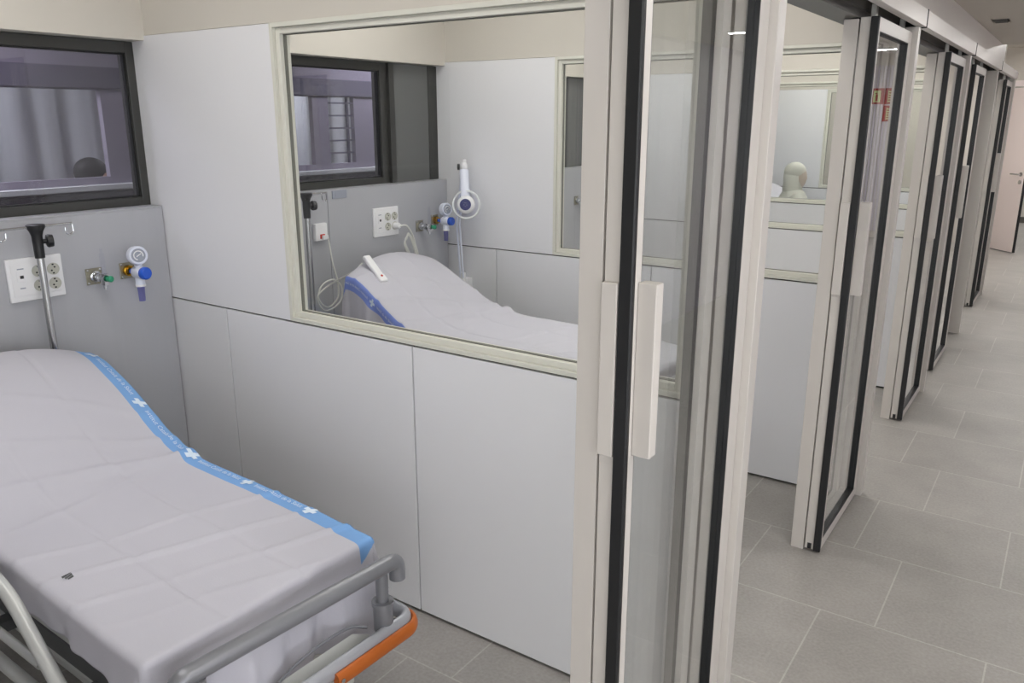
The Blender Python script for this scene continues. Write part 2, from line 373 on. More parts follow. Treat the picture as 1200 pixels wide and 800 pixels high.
# ------------------------------------------------------------------ partitions
XW0, XW1, ZW0, ZW1 = -2.285, -.757, .995, 2.010
def partition(i, Y):
    r = empty('wall_partition')
    nm = ['behind the camera', 'nearest the camera', 'second from the camera', 'third from the camera', 'fourth from the camera', 'last of the row'][i]
    tag(r, 'white laminate panelled bay partition, %s' % nm, 'wall', kind='structure')
    X1 = -.756
    xs = [XB-.085, -2.661, -1.701, X1]
    MB().box(XB-.08, X1, Y+.02, Y+TH-.02, 0, ZW0-.004).build('wall_core', M_core, r)
    MB().box(XB-.08, XW0-.004, Y+.013, Y+TH-.013, ZW0-.004, 2.0).build('wall_core', M_core, r)
    for (f0, f1) in ((Y, Y+.012), (Y+TH-.012, Y+TH)):
        for a, c in zip(xs[:-1], xs[1:]):
            MB().box(a+.0032, c-.0032, f0, f1, .012, .9885, .0008, 1).build('panel', M_panel, r)
        MB().box(xs[0], XW0-.001, f0, f1, .9945, 2.009, .0008, 1).build('panel', M_panel, r)
    MB().box(XB-.08, -.72, Y+.004, Y+TH-.004, 2.011, BAYZ).build('plaster', M_plaster, r)
    w = empty('window_%d' % (i+7))
    tag(w, 'cream framed internal window in the bay partition %s' % nm, 'window', kind='structure')
    b = MB()
    for (f0, f1) in ((Y-.003, Y+.016), (Y+TH-.016, Y+TH+.003)): b.frame('y', XW0, XW1, ZW0, ZW1, .015, f0, f1, .0015)
    b.frame('y', XW0+.015, XW1-.015, ZW0+.015, ZW1-.015, .020, Y+.010, Y+TH-.010, .002)
    b.build('window_frame', M_cream, w)
    MB().frame('y', XW0+.035, XW1-.035, ZW0+.035, ZW1-.035, .0025, Y+.026, Y+TH-.026).build('gasket', M_gask, w)
    MB().box(XW0+.037, XW1-.037, Y+.029, Y+.036, ZW0+.037, ZW1-.037).build('glass', M_glass, w)
    t = MB().box(-.80, -.614, Y+.0665, Y+.120, 0, 2.062, .002).build('trim_%d' % (i+3), M_white)
    tag(t, 'white end post of the bay partition %s' % nm, 'trim', kind='structure')
for i, Y in enumerate(PN): partition(i, Y)

# ------------------------------------------------------------------ sliding doors
def leaf_frame(parent, x0, x1, y0, y1, z0, z1, wn, wf, wb, wt, front, gname='glass', glassm=M_dglass):
    MB().frame('x', y0, y1, z0, z1, (wn, wf, wb, wt), x0, x1, .001).build('door_frame', M_white, parent)
    a, c, d, e = y0+wn, y1-wf, z0+wb, z1-wt; xm = (x0+x1)/2 + (.009 if front else 0)
    l0, l1 = (xm-.007, x1-.001) if front else (x0+.001, xm+.007)
    MB().frame('x', a, c, d, e, .004, xm-.008, xm+.008).frame('x', a-.0005, c+.0005, d-.0005, e+.0005, .003, l0, l1).build('gasket', M_black, parent)
    MB().box(xm-.004, xm+.004, a+.002, c-.002, d+.002, e-.002).build(gname, glassm, parent)
def sliding_door(i):
    yn = DN[i]; yf = yn+.655; yl = yn+.01 if i != 3 else 6.11
    Pn = PN[i+1]
    r = empty('door_%d' % (i+1))
    where = ['nearest the camera', 'second along the corridor', 'third along the corridor', 'fourth along the corridor, pulled partly shut', 'last along the corridor'][i]
    tag(r, 'white framed glass sliding door leaf with black seal, %s' % where, 'door', kind='structure')
    x0, x1 = -.694, -.635
    leaf_frame(r, x0, x1, yl, yl+.648, .012, 2.040, .033, .062, .042, .045, True)
    MB().box(-.659, -.631, yl-.012, yl+.002, .012, 2.040, .003).build('leading_seal', M_black, r)
    h = MB().box(x1, -.597, yl+.020, yl+.050, 1.07, 1.412, .002).build('handle', M_white, r)
    MB().box(x0, -.661, yl-.012, yl-.0005, 1.07, 1.412, .002).build('handle', M_white, r)
    MB().box(-.684, -.668, yl-.001, yl+.01, .013, .038).build('floor_guide', M_black, r)
    for dy in (.06, .58):
        MB().box(-.672, -.656, yl+dy-.016, yl+dy+.016, 2.04, 2.085).build('hanger', M_alu, r)
    f = empty('window_%d' % (i+13))
    tag(f, 'fixed glazed side panel with white post behind the sliding door %s' % where, 'window', kind='structure')
    leaf_frame(f, -.75, -.700, yn+.012, Pn-.002, 0, 2.036, .06, .05, .05, .045, False)
    hd = empty('trim_%d' % (i+9))
    tag(hd, 'white box header with track over the sliding door %s' % where, 'trim', kind='structure')
    ya = PN[i]+.145; yb = Pn+.145 if i < 4 else 9.20
    b = MB().box(-.612, -.60, ya+.012, yb, 2.066, 2.131, .002); b.box(-.70, -.612, ya+.012, yb, 2.105, 2.131); b.box(-.632, -.612, ya+.012, yb, 2.066, 2.078)
    if i == 4: b.box(-.70, -.60, yb-.012, yb, 2.066, 2.131)
    b.build('header_box', M_header, hd)
    MB().box(-.70, -.598, ya, ya+.012, 2.062, 2.133).build('end_cap', M_black, hd)
    b = MB().box(-.70, -.690, ya+.012, yb, 2.066, 2.105); b.box(-.80, -.70, ya, yb, 2.04, 2.131)
    b.build('track', M_dkalu, hd)
for i in range(5): sliding_door(i)

# far end: door leaf standing ajar
d = empty('door_6', (-1.12, 13.09, 0)); d.rotation_euler.z = math.atan2(12.465-13.09, -.55+1.12)
tag(d, 'pinkish grey swing door standing ajar at the corridor end', 'door', kind='structure')
L6 = .845
MB().box(0, L6-.003, -.02, .02, .012, 2.10, .001).build('door_panel', M_doorface, d)
MB().box(L6-.003, L6, -.0195, .0195, .012, 2.10).build('door_edge', M_black, d)
b = MB().box(0, L6, -.021, .021, .008, .0118); b.build('bottom_seal', M_black, d)
h = MB(); h.cyl((L6-.06, -.02, 1.02), (L6-.06, -.028, 1.02), .026); h.tube(rounded([(L6-.06, -.024, 1.02), (L6-.06, -.07, 1.02), (L6-.19, -.07, 1.02)], .015), .010)
h.build('door_handle', M_steelrod, d, True)
h = MB().cyl((L6-.06, -.02, .92), (L6-.06, -.030, .92), .026); h.cyl((L6-.06, -.03, .92), (L6-.06, -.036, .92), .010); h.build('lock_cylinder', M_steelrod, d, True)
b = MB().frame('y', DX0-.07, DX1+.07, 0, DZ+.075, (.07, .07, 0, .075), YEND-.018, YEND+.13); o = b.build('trim_20', M_doorface)
tag(o, 'pinkish grey architrave around the corridor end doorway', 'trim', kind='structure')

# ------------------------------------------------------------------ lamps
def bay_lamp(i, x, y, where):
    r = empty('ceiling_light', (x, y, BAYZ)); s = .30
    MB().frame('y', -s, s, -s, s, .012, 0, .012).build('lamp_frame', M_white, r).rotation_euler = (pi/2, 0, 0)
    MB().box(-s+.012, s-.012, -s+.012, s-.012, -.008, -.003).build('diffuser', (M_led, M_led15, M_led2, M_led2, M_led2, M_led2)[i], r)
    tag(r, 'square white ceiling panel lamp over the %s, %s' % (where, 'window side' if x < -2 else 'corridor side'), 'ceiling light', 'bay ceiling lamps')
for i, (a, c) in enumerate(bays):
    for x in (-2.35, -1.3): bay_lamp(i, x, (a+c)/2, words[i]+' bay')
for k, y in enumerate((-1.0, 1.4, 3.75, 6.05, 8.2)):
    r = empty('linear_light', (.45, y, CORZ))
    MB().box(-.5, .5, -.03, .03, -.012, 0, .002).build('lamp_body', M_white, r)
    MB().box(-.49, .49, -.024, .024, -.0155, -.0122).build('diffuser', M_ledc, r)
    tag(r, 'slim linear ceiling lamp across the corridor, the %s from its start' % words[k], 'ceiling light', 'corridor linear lamps')
for k, y in enumerate((11.4, 15.2)):
    r = empty('linear_light', (.1, y, 2.62))
    MB().box(-.8, .8, -.07, .07, -.012, 0, .002).build('lamp_body', M_white, r); MB().box(-.79, .79, -.065, .065, -.0155, -.0122).build('diffuser', M_ledc, r)
    tag(r, 'wide linear ceiling lamp in the raised corridor end, %s' % ['in front of the swing door', 'beyond the swing door'][k], 'ceiling light', 'corridor linear lamps')
for k, (x, y) in enumerate(((-4.0, 1.5), (-4.0, 4.8), (-5.1, 1.6), (-5.1, 4.6))):
    r = empty('round_light', (x, y, 2.6))
    MB().lathe([(0, 0), (.30, 0), (.30, -.03), (.28, -.04), (.28, -.03)], (0, 0, 0)).build('lamp_body', M_white, r)
    MB().lathe([(0, -.036), (.279, -.036), (.279, -.032), (0, -.032)], (0, 0, 0)).build('diffuser', M_ledo, r)
    tag(r, 'round ceiling lamp in the room behind the headwall, %s' % ['near, by the windows', 'far, by the windows', 'near, by the curtain', 'far, by the curtain'][k], 'ceiling light', 'lamps behind the headwall')
# ceiling vent
r = empty('ceiling_vent', (-.56, 6.4, CORZ))
MB().frame('y', -.05, .05, -.11, .11, .012, 0, .008).build('vent_frame', M_white, r).rotation_euler = (pi/2, 0, 0)
b = MB().box(-.038, .038, -.098, .098, -.002, -.0005)
for k in range(7): b.box(-.036, .036, -.088+k*.026, -.080+k*.026, -.007, -.002)
b.build('grille', M_dkalu, r)
tag(r, 'small square ventilation grille in the corridor ceiling', 'vent')

# ------------------------------------------------------------------ fire signs at the end wall
def sign(name, x, z, w, h, label, kind):
    r = empty(name, (x, YEND-.022, z))
    MB().box(-w/2, w/2, -.004, 0, -h/2, h/2, .001).build('sign_plate', M_sign, r)
    b = MB()
    if kind == 0:
        b.box(-w*.22, w*.34, -.0055, -.004, -h*.38, h*.36)
        b.build('sign_field', M_signg, r)
        b = MB().box(-w*.02, w*.14, -.007, -.0055, -h*.30, h*.10, .004); b.tube([(w*.06, -.0065, h*.1), (w*.06, -.0065, h*.2), (w*.22, -.0065, h*.16)], .006, 8)
        b.build('pictogram', M_sign, r)
    else:
        for k in range(5): b.box(-w*.26, w*.16, -.0055, -.004, -h*.36+k*h*.15, -h*.29+k*h*.15)
        b.box(-w*.30, -w*.24, -.0055, -.004, -h*.4, h*.36); b.box(w*.14, w*.20, -.0055, -.004, -h*.4, h*.36)
        b.build('pictogram', M_signg, r)
    tag(r, label, 'sign')
sign('fire_sign', 1.25, 2.03, .17, .22, 'red fire sign with pale green field, nearest the corridor wall', 0)
sign('fire_sign', 1.085, 2.03, .14, .22, 'red fire sign with pale ladder, upper of the stacked pair', 1)
sign('fire_sign', 1.085, 1.79, .14, .22, 'red fire sign with pale ladder, lower of the stacked pair', 1)

# ------------------------------------------------------------------ headwall equipment
def wall_thing(name, y, z): return empty(name, (XB, y, z))     # local: +x out of the wall, y along it, z up
def socket_panel(y, z, label):
    r = wall_thing('socket_panel', y, z); w, h = .19, .152
    MB().box(0, .012, -w/2, w/2, -h/2, h/2, .003).build('plate', M_wplast, r)
    MB().box(.012, .0145, -w/2+.012, w/2-.012, -h/2+.02, h/2-.02, .001).build('insert', M_wplast, r)
    for dy in (.008, .060):
        for dz in (.026, -.026):
            b = MB().lathe([(.0195, 0), (.0195, .003), (.0215, .003), (.0215, 0)], (.0145, dy, dz), (1, 0, 0), 28); b.lathe([(0, .0005), (.0195, .0005)], (.0145, dy, dz), (1, 0, 0), 28)
            s = b.build('socket', M_socket, r, True)
            b = MB()
            for a in (-.007, .007): b.cyl((.0148, dy+a*.8, dz+a*.8), (.0162, dy+a*.8, dz+a*.8), .0032, n=10)
            b.box(.0148, .0165, dy-.003, dy+.003, dz+.013, dz+.018); b.box(.0148, .0165, dy-.003, dy+.003, dz-.018, dz-.013)
            b.build('socket_hole', M_black, s)
    p = MB().box(.0145, .0165, -.066, -.034, -.004, .034, .001).build('data_port', M_wplast, r)
    MB().box(.0165, .0172, -.056, -.044, .006, .017).build('port_opening', M_black, p)
    MB().box(.0145, .0152, -.062, -.040, .038, .042).build('label_strip', M_dial, r)
    MB().box(.0145, .0152, -.060, -.042, -.030, -.026).build('label_strip', M_dial, r)
    tag(r, label, 'socket panel', 'socket panels on the headwalls'); return r
def gas_plate(r, m=M_plate):
    MB().box(0, .005, -.031, .031, -.031, .031, .0015).build('plate', m, r)
    for a in (-1, 1):
        for c in (-1, 1): MB().sph((.0055, a*.024, c*.024), .0042, (.6, 1, 1), 8).build('screw', M_chrome, r, True)
def gas_outlet(y, z, label, brass=False):
    r = wall_thing('gas_outlet', y, z); gas_plate(r)
    MB().lathe([(0, 0), (.021, 0), (.021, .012), (.016, .014), (.016, .026), (.0, .026)], (.005, 0, 0), (1, 0, 0)).build('connector', M_brass if brass else M_chrome, r, True)
    tag(r, label, 'gas outlet', 'gas outlets on the headwalls'); return r
def flowmeter(y, z, label):
    r = wall_thing('flowmeter', y, z)
    MB().lathe([(0, 0), (.011, 0), (.011, .012), (.017, .013), (.017, .026), (.010, .028), (.010, .04), (.015, .041), (.015, .062), (0, .062)], (.031, 0, 0), (1, 0, 0), 20).build('valve_body', M_chrome, r, True)
    MB().cyl((.074, 0, .016), (.074, 0, -.024), .016, n=6).cyl((.074, 0, -.024), (.074, 0, -.04), .007).build('outlet_nut', M_chrome, r, True)
    MB().lathe([(.0, 0), (.008, 0), (.008, .006), (.012, .008), (.012, .02), (.008, .024), (0, .024)], (.093, 0, 0), (1, .25, 0), 12).build('green_knob', M_green, r, True)
    MB().lathe([(.009, 0), (.009, .08), (.005, .085), (.005, .10), (0, .10), ], (.074, 0, .012), (0, 0, 1)).build('flow_tube', M_clear, r, True)
    tag(r, label, 'flowmeter', 'oxygen flowmeters'); return r
def vacuum_regulator(y, z, label):
    r = wall_thing('vacuum_regulator', y, z)
    MB().lathe([(0, 0), (.010, 0), (.010, .018), (.014, .019), (.014, .032), (.0, .032)], (.031, 0, 0), (1, 0, 0)).build('blue_coupling', M_blue, r, True)
    b = MB().lathe([(0, -.024), (.020, -.024), (.024, -.018), (.024, .018), (.020, .024), (0, .024)], (.083, 0, 0), (1, 0, 0)); b.cyl((.083, 0, -.05), (.083, 0, .03), .018, .014)
    b.build('regulator_body', M_wplast2, r, True)
    ax = Vector((1, -.25, .12))
    b = MB().lathe([(0, -.020), (.030, -.020), (.036, -.014), (.036, .014), (.033, .018), (.027, .018), (.027, .016), (0, .016)], (.083, 0, .066), ax)
    b.tube(arc((.083, 0, .064), .027, 0, pi, 10, 'yz'), .010, 8)
    g = b.build('gauge', M_wplast2, r, True)
    MB().lathe([(0, .017), (.0262, .017), (.0262, .0165), (0, .0165)], (.083, 0, .066), ax).build('dial', M_dial, g)
    q = ax.to_track_quat('Z', 'Y'); c = Vector((.083, 0, .066))
    b = MB().tube([c+q @ Vector((.017*math.cos(t), .017*math.sin(t), .0178)) for t in [k*pi*1.5/14-.3 for k in range(15)]], .0022, 6)
    b.tube([c+q @ Vector((.010, .006, .018)), c+q @ Vector((-.007, -.004, .018))], .0018, 6)
    b.build('scale_and_needle', M_wplast, g)
    MB().lathe([(0, 0), (.022, 0), (.024, .004), (.024, .020), (.020, .025), (0, .025)], (.109, 0, 0), (1, .12, 0)).build('blue_knob', M_blue, r, True)
    MB().lathe([(0, 0), (.012, 0), (.014, .06), (.0, .06)], (.083, 0, -.112), (0, 0, 1)).build('suction_jar', M_violet, r, True)
    MB().lathe([(0, 0), (.019, 0), (.019, .008), (0, .008)], (.083, 0, -.054), (0, 0, 1)).build('jar_ring', M_wplast, r, True)
    tag(r, label, 'vacuum regulator', 'vacuum regulators'); return r
socket_panel(1.368, 1.157, 'white plate with four round sockets behind the drip pole of the nearest bed')
gas_outlet(1.579, 1.130, 'square metal gas outlet with chrome connector in the nearest bay')
flowmeter(1.579, 1.130, 'chrome flowmeter with green knob and clear tube in the nearest bay')
gas_outlet(1.712, 1.133, 'square metal gas outlet with brass connector in the nearest bay', True)
vacuum_regulator(1.712, 1.133, 'white vacuum gauge with blue knob on the nearest headwall')
socket_panel(3.172, 1.177, 'white plate with four round sockets and plugged cable behind second bed')
gas_outlet(3.450, 1.125, 'square metal gas outlet with chrome connector behind the internal window')
flowmeter(3.450, 1.125, 'chrome flowmeter beside the folded lamp behind the internal window')
gas_outlet(3.583, 1.145, 'square metal gas outlet with brass connector behind the internal window', True)
vacuum_regulator(3.583, 1.145, 'white vacuum gauge with blue knob behind the internal window')
gas_outlet(5.20, 1.13, 'square gas outlet in the third bay, seen past the white post')
flowmeter(5.20, 1.13, 'small chrome flowmeter in the third bay, seen past the white post')
# small grey plate on the second headwall
r = wall_thing('name_plate', 2.853, 1.344)
MB().box(0, .006, -.048, .048, -.02, .02, .001).build('plate', M_dial, r); MB().box(.006, .0072, -.03, .03, -.010, .010, .0005).build('embossed_field', M_dial, r)
tag(r, 'small grey plate at the top edge of the second headwall', 'plate')

# ------------------------------------------------------------------ stretchers and sheets
def lerp_tab(tab, x):
    if x <= tab[0][0]: return tab[0][1]
    for (a, u), (b_, v) in zip(tab[:-1], tab[1:]):
        if x <= b_:
            t = (x-a)/(b_-a); t = t*t*(3-2*t) if False else t
            return u+(v-u)*t
    return tab[-1][1]
bed_far = [None]
class Bed:
    def __init__(s, loc, rz, L, Wd, prof, side, hump, seed, dn, dfar, dfoot, dhead, stripm, zplat):
        s.loc, s.rz, s.L, s.W, s.side, s.hump, s.seed = loc, rz, L, Wd, side, hump, seed
        s.dn, s.dfar, s.dfoot, s.dhead, s.stripm, s.zplat = dn, dfar, dfoot, dhead, stripm, zplat
        s.skew = 0.
        # smooth the profile
        N = 200; raw = [lerp_tab(prof, L*k/N) for k in range(N+1)]
        for _ in range(60): raw = [raw[0]]+[(raw[k-1]+2*raw[k]+raw[k+1])/4 for k in range(1, N)]+[raw[N]]
        s.raw = raw
    def ztop(s, a, b_):
        t = max(0, min(.9999, a/s.L))*200; k = int(t); z = s.raw[k]+(s.raw[k+1]-s.raw[k])*(t-k)
        h = max(0, 1-a/.75); h = h*h
        return z - s.hump*h*(abs(b_)/(s.W/2))**2.2
    def wrinkle(s, a, b_):
        v = Vector((a*3, b_*3, s.seed)); z = .007*noise.noise(v)+.0016*noise.noise(Vector((a*11, b_*5, s.seed)))
        # long soft creases running across the bed, slightly skewed
        for k, (a0, sl, amp, wd) in enumerate(((.42, .35, .006, .022), (.56, .22, .008, .028), (.66, -.15, .004, .02), (.95, .28, .004, .014), (1.1, .30, .0045, .012), (1.24, .33, .005, .014), (1.36, .35, .0035, .010), (.25, .5, .004, .02))):
            d = a-a0-sl*b_-.02*noise.noise(Vector((b_*5, k*3.1, s.seed)))
            m = .5+.5*noise.noise(Vector((b_*3.5, k*7.7, s.seed+5)))
            z += 3.0*amp*m*math.exp(-(d/(wd*.7))**2)
        # packing fold lines along the bed
        for b0 in (-.12, .1): z -= .006*math.exp(-((b_-b0-.012*noise.noise(Vector((a*3, b0, 1))))/.005)**2)
        return z
    def P(s, a, b_, lift=0.):
        r = .017; L, H = s.L, s.W/2
        oa = a-(L-r) if a > L-r else (a-r if a < r else 0.)
        ob = b_-(H-r) if b_ > H-r else (b_+(H-r) if b_ < -(H-r) else 0.)
        ca, cb = a-oa, b_-ob
        z0 = s.ztop(ca, cb); o_ = math.hypot(oa, ob)
        if o_ < 1e-9: return Vector((a+s.skew*max(0, 1-a/.55)**1.3*max(0, -b_/H*.5+.5)**1.5, b_, z0+s.wrinkle(a, b_)+lift))
        da, db = oa/o_, ob/o_; th = min(o_/r, pi/2); hx = r*math.sin(th); dz = r*(1-math.cos(th))
        rest = max(0, o_-r*pi/2); dz += rest
        along = a*abs(db)+b_*abs(da)
        nz = 1 if min(abs(da), abs(db)) < .05 else .35
        fl = rest*(.05+.28*nz*noise.noise(Vector((along*7, s.seed, 2.2)))) + rest*.25*nz*noise.noise(Vector((along*15, s.seed, 7.2)))*min(1, rest/.06)
        corner = min(abs(oa), abs(ob)); fl += .12*min(corner, .10)
        w = s.wrinkle(ca, cb)*max(0, 1-o_/.05)
        ca += s.skew*max(0, 1-ca/.55)**1.3*max(0, -cb/H*.5+.5)**1.5
        out = Vector((da, db, 0))
        return Vector((ca, cb, z0-dz+w)) + out*(hx+fl+lift*math.sin(th)) + Vector((0, 0, lift*math.cos(th)))
    def sheet(s, name, label):
        L, H = s.L, s.W/2; na = 190
        sb = s.side; inner, outer = s.strip
        def hem(a, side):
            base = s.dn if side < 0 else s.dfar
            return base*(1+.22*noise.noise(Vector((a*2.3, side*4., s.seed+9)))+.10*noise.noise(Vector((a*7, side*4., s.seed+3))))
        bs = []
        lims = sorted([-H, H, sb*inner, sb*outer])
        nb = 96
        fr = [-1+2*k/nb for k in range(nb+1)]
        As = [-s.dhead+(L-.01+s.dhead)*k/150 for k in range(150)]+[L-.01+.08*k/40 for k in range(40)]+[L+.07+(s.dfoot-.07)*k/24 for k in range(25)]
        bm = bmesh.new(); V = []
        core = [-H+2*H*k/70 for k in range(71)]
        fine = [sb*(inner+.0025*k) for k in range(1, 40) if inner+.0025*k < min(outer, H)-.001] if s is not bed_far[0] else []
        core = sorted(set(fine+[round(c, 5) for c in core if not (inner-.006 < c*sb < outer+.006)]+[c for c in (sb*inner, sb*outer) if abs(c) <= H]))
        ns = 14
        hi = 0 if True else 0
        rows = []
        for a in As:
            neg = hem(a, -1); pos = hem(a, 1)
            left = [-H-neg*(1-k/ns) for k in range(ns)]; right = [H+pos*(k+1)/ns for k in range(ns)]
            row = left+core+right
            # keep a grid line on the strip border when it lies on the skirt
            if outer > H:
                lst = right if sb > 0 else left
                j = min(range(len(lst)), key=lambda q: abs(abs(lst[q])-outer)); lst[j] = sb*outer; row = left+core+right
            rows.append(row)
        footh = lambda b_: 1+.10*noise.noise(Vector((b_*4, 3.3, s.seed)))
        for a, row in zip(As, rows):
            V.append([bm.verts.new(s.P(a if a < L else L+(a-L)*footh(b_), b_)) for b_ in row])
        for i in range(len(V)-1):
            for j in range(len(V[0])-1):
                f = bm.faces.new((V[i][j], V[i+1][j], V[i+1][j+1], V[i][j+1])); f.smooth = True
                c = (rows[i][j]+rows[i][j+1])/2*sb
                ac = (As[i]+As[i+1])/2
                if inner < c < outer and ac < L+.004+.045*(outer-c)/(outer-inner): f.material_index = 1
        me = bpy.data.meshes.new(name); bm.to_mesh(me); bm.free(); me.materials.append(M_sheet); me.materials.append(s.stripm)
        o = bpy.data.objects.new(name, me); COL.objects.link(o); o.location = s.loc; o.rotation_euler.z = s.rz
        md = o.modifiers.new('thickness', 'SOLIDIFY'); md.thickness = .0018; md.offset = -1
        tag(o, label, 'bed sheet', 'printed bed sheets')
        return o
    def printing(s, sheet):
        inner, outer = s.strip; mid = (inner+outer)/2 if s.textb is None else s.textb; bm = bmesh.new(); sb = s.side
        def addmesh(verts, faces):
            vs = [bm.verts.new(s.P(a, b_, .0024)) for a, b_ in verts]
            for f in faces:
                try: bm.faces.new([vs[k] for k in f])
                except ValueError: pass
        cu = bpy.data.curves.new('txt', 'FONT'); cu.body = 'Institut Català de la Salut'; cu.size = s.tsize; cu.align_x = 'CENTER'; cu.align_y = 'CENTER'; cu.resolution_u = 2
        to = bpy.data.objects.new('txt', cu); COL.objects.link(to)
        dg = bpy.context.evaluated_depsgraph_get(); me = to.evaluated_get(dg).to_mesh()
        tv = [(v.co.x, v.co.y) for v in me.vertices]; tf = [tuple(p_.vertices) for p_ in me.polygons]
        to.to_mesh_clear() if hasattr(to, 'to_mesh_clear') else None
        bpy.data.objects.remove(to, do_unlink=True)
        # text reads from the side the strip hangs on
        step = s.pstep; a = s.p0
        while a < s.L-.02:
            k = .019
            cross = [(-k, -k*.33), (-k*.33, -k*.33), (-k*.33, -k), (k*.33, -k), (k*.33, -k*.33), (k, -k*.33), (k, k*.33), (k*.33, k*.33), (k*.33, k), (-k*.33, k), (-k*.33, k*.33), (-k, k*.33)]
            vv = [(a+u+v*.35, mid*sb+v*1.0) for u, v in cross]
            addmesh(vv+[(a, mid*sb)], [(i_, (i_+1) % 12, 12) for i_ in range(12)])
            if a+step < s.L+.0:
                c = a+step/2; sg = -1 if s.side > 0 else 1
                addmesh([(c+sg*x*-1 if s.side < 0 else c-x*sg, mid*sb+y_*(1 if s.side > 0 else 1)) for x, y_ in tv], tf)
            a += step
        bmesh.ops.recalc_face_normals(bm, faces=bm.faces)
        me2 = bpy.data.meshes.new('printed_lettering'); bm.to_mesh(me2); bm.free(); me2.materials.append(M_print)
        o = bpy.data.objects.new('printed_lettering', me2); COL.objects.link(o); o.parent = sheet
        o['label'] = 'white crosses and small lettering on the blue border'
    def stretcher(s, label):
        global bed1
        r = empty('stretcher', s.loc, s.rz); L, H = s.L, s.W/2; zf = s.ztop(L*.9, 0); th = .085
        # mattress follows the profile
        bm = bmesh.new(); V = []
        N = 40
        for k in range(N+1):
            a = .02+(L-.046)*k/N; ring = []
            for q in range(24):
                t = 2*pi*(q+.5)/24; u = math.cos(t); v = math.sin(t)
                sx = math.copysign(abs(u)**.25, u); sy = math.copysign(abs(v)**.25, v)
                bb = sx*(H-.018); zt = s.ztop(a, bb)-.017
                ring.append(bm.verts.new((a+s.skew*max(0, 1-a/.55)**1.3*max(0, -bb/H*.5+.5)**1.5, bb, zt-th/2+sy*th/2)))
            V.append(ring)
        for i in range(N):
            for q in range(24): bm.faces.new((V[i][q], V[i][(q+1) % 24], V[i+1][(q+1) % 24], V[i+1][q]))
        bm.faces.new(V[0]); bm.faces.new(V[-1][::-1])
        b = MB(); b.bm.free(); b.bm = bm; b.build('mattress', M_mattress, r, 50)
        zp = zf-th-.02
        hinge = .62
        b = MB(); b.box(hinge, L-.03, -H+.02, H-.02, zp-.02, zp, .004); b.build('platform', M_bedlight, r)
        zh = s.ztop(.05, 0)-th-.03; b = MB()
        n0 = Vector((.03+s.skew, 0, s.ztop(.05+s.skew, 0)-th-.04)); n1 = Vector((hinge, 0, zp-.012)); 
        b.prism([(n0.x, n0.z), (n1.x, n1.z), (n1.x, n1.z-.02), (n0.x, n0.z-.02)], -H+.03, H-.03, 'y'); b.build('backrest_board', M_bedlight, r)
        zr = zp-.05
        b = MB()
        for sg in (-1, 1): b.box(.10, L-.03, sg*(H-.035)-.015, sg*(H-.035)+.015, zr-.03, zr+.03, .006)
        b.box(.10, .14, -H+.05, H-.05, zr-.02, zr+.02); b.box(L*.6, L*.6+.04, -H+.05, H-.05, zr-.02, zr+.02)
        b.build('side_beam', M_beddark, r)
        # foot bumper bar: wraps both foot corners
        xb = L+.108; hy = H+.015; zb = zp-.112
        path = rounded([(L-.12, -hy+.03, zb), (L+.02, -hy, zb), (xb, -hy, zb), (xb, hy, zb), (L+.02, hy, zb), (L-.12, hy-.03, zb)], .13, 10)
        MB().tube(path, .02, 14, flat=(.024, .014)).build('bumper_bar', M_bedmid, r, 60)
        for sg in (-1, 1):
            path = rounded([(L+.015, sg*(hy+.018), zb-.018), (xb+.018, sg*(hy+.018), zb-.018), (xb+.018, sg*(hy-.285), zb-.018)], .145, 10)
            bp = MB().tube(path, .02, 14, flat=(.021, .010)).build('corner_bumper', M_orange, r, 60)
            MB().cyl((xb+.026, sg*(hy-.273), zb-.018), (xb+.031, sg*(hy-.273), zb-.018), .006).build('screw', M_chrome, bp, True)
        # push rail over the foot end, folded down
        xr = L+.10; zz = zf-.028; ry = H-.025
        path = rounded([(xr-.022, -ry, zz-.055), (xr-.022, -ry, zz+.004), (xr, ry, zz), (xr, ry, zz-.055)], .035, 8)
        MB().tube(path, .0215, 18).build('push_rail', M_bedgrey, r, 60)
        for sg in (-1, 1):
            y_ = sg*(ry-.045)
            MB().cyl((xr-.012, y_, zz-.12), (xr-.012, y_, zz-.01), .0165).build('rail_post', M_bedgrey, r, True)
            MB().lathe([(0, 0), (.013, 0), (.013, .018), (.022, .022), (.026, .03), (.026, .10), (.029, .102), (.029, .112), (.017, .113)], (xr-.012, y_, zz-.215), (0, 0, 1)).build('rail_sleeve', M_bedgrey, r, True)
            MB().box(xr-.03, xr+.0, y_-.012, y_+.012, zb-.012, zb+.012).build('sleeve_bracket', M_bedgrey, r)
        # foot plate with its loop handle
        xp = L+.045; zq = zp+.0
        poly = [(-.19, -.035), (.17, -.035), (.2, -.02), (.205, .0), (.19, .02), (.15, .045), (-.12, .045), (-.17, .03), (-.19, .01)]
        b = MB(); b.prism(poly, -.006, .006, 'x')
        fp = b.build('foot_plate', M_bedlight, r); fp.location = (xp+.035, .06, zq-.125); fp.rotation_euler = (0, -1.0, 0); fp.scale = (1, .85, .85)
        for y_ in (-.14, .12): MB().sph((.007, y_, .002), .007, (.6, 1, 1), 10).build('screw', M_chrome, fp, True)
        MB().tube(spline([(.012, -.26, -.05), (.012, -.16, .03), (.012, -.02, .065), (.012, .14, .066), (.012, .2, .035)], 6), .005, 8).build('pull_loop', M_bedgrey, fp, True)
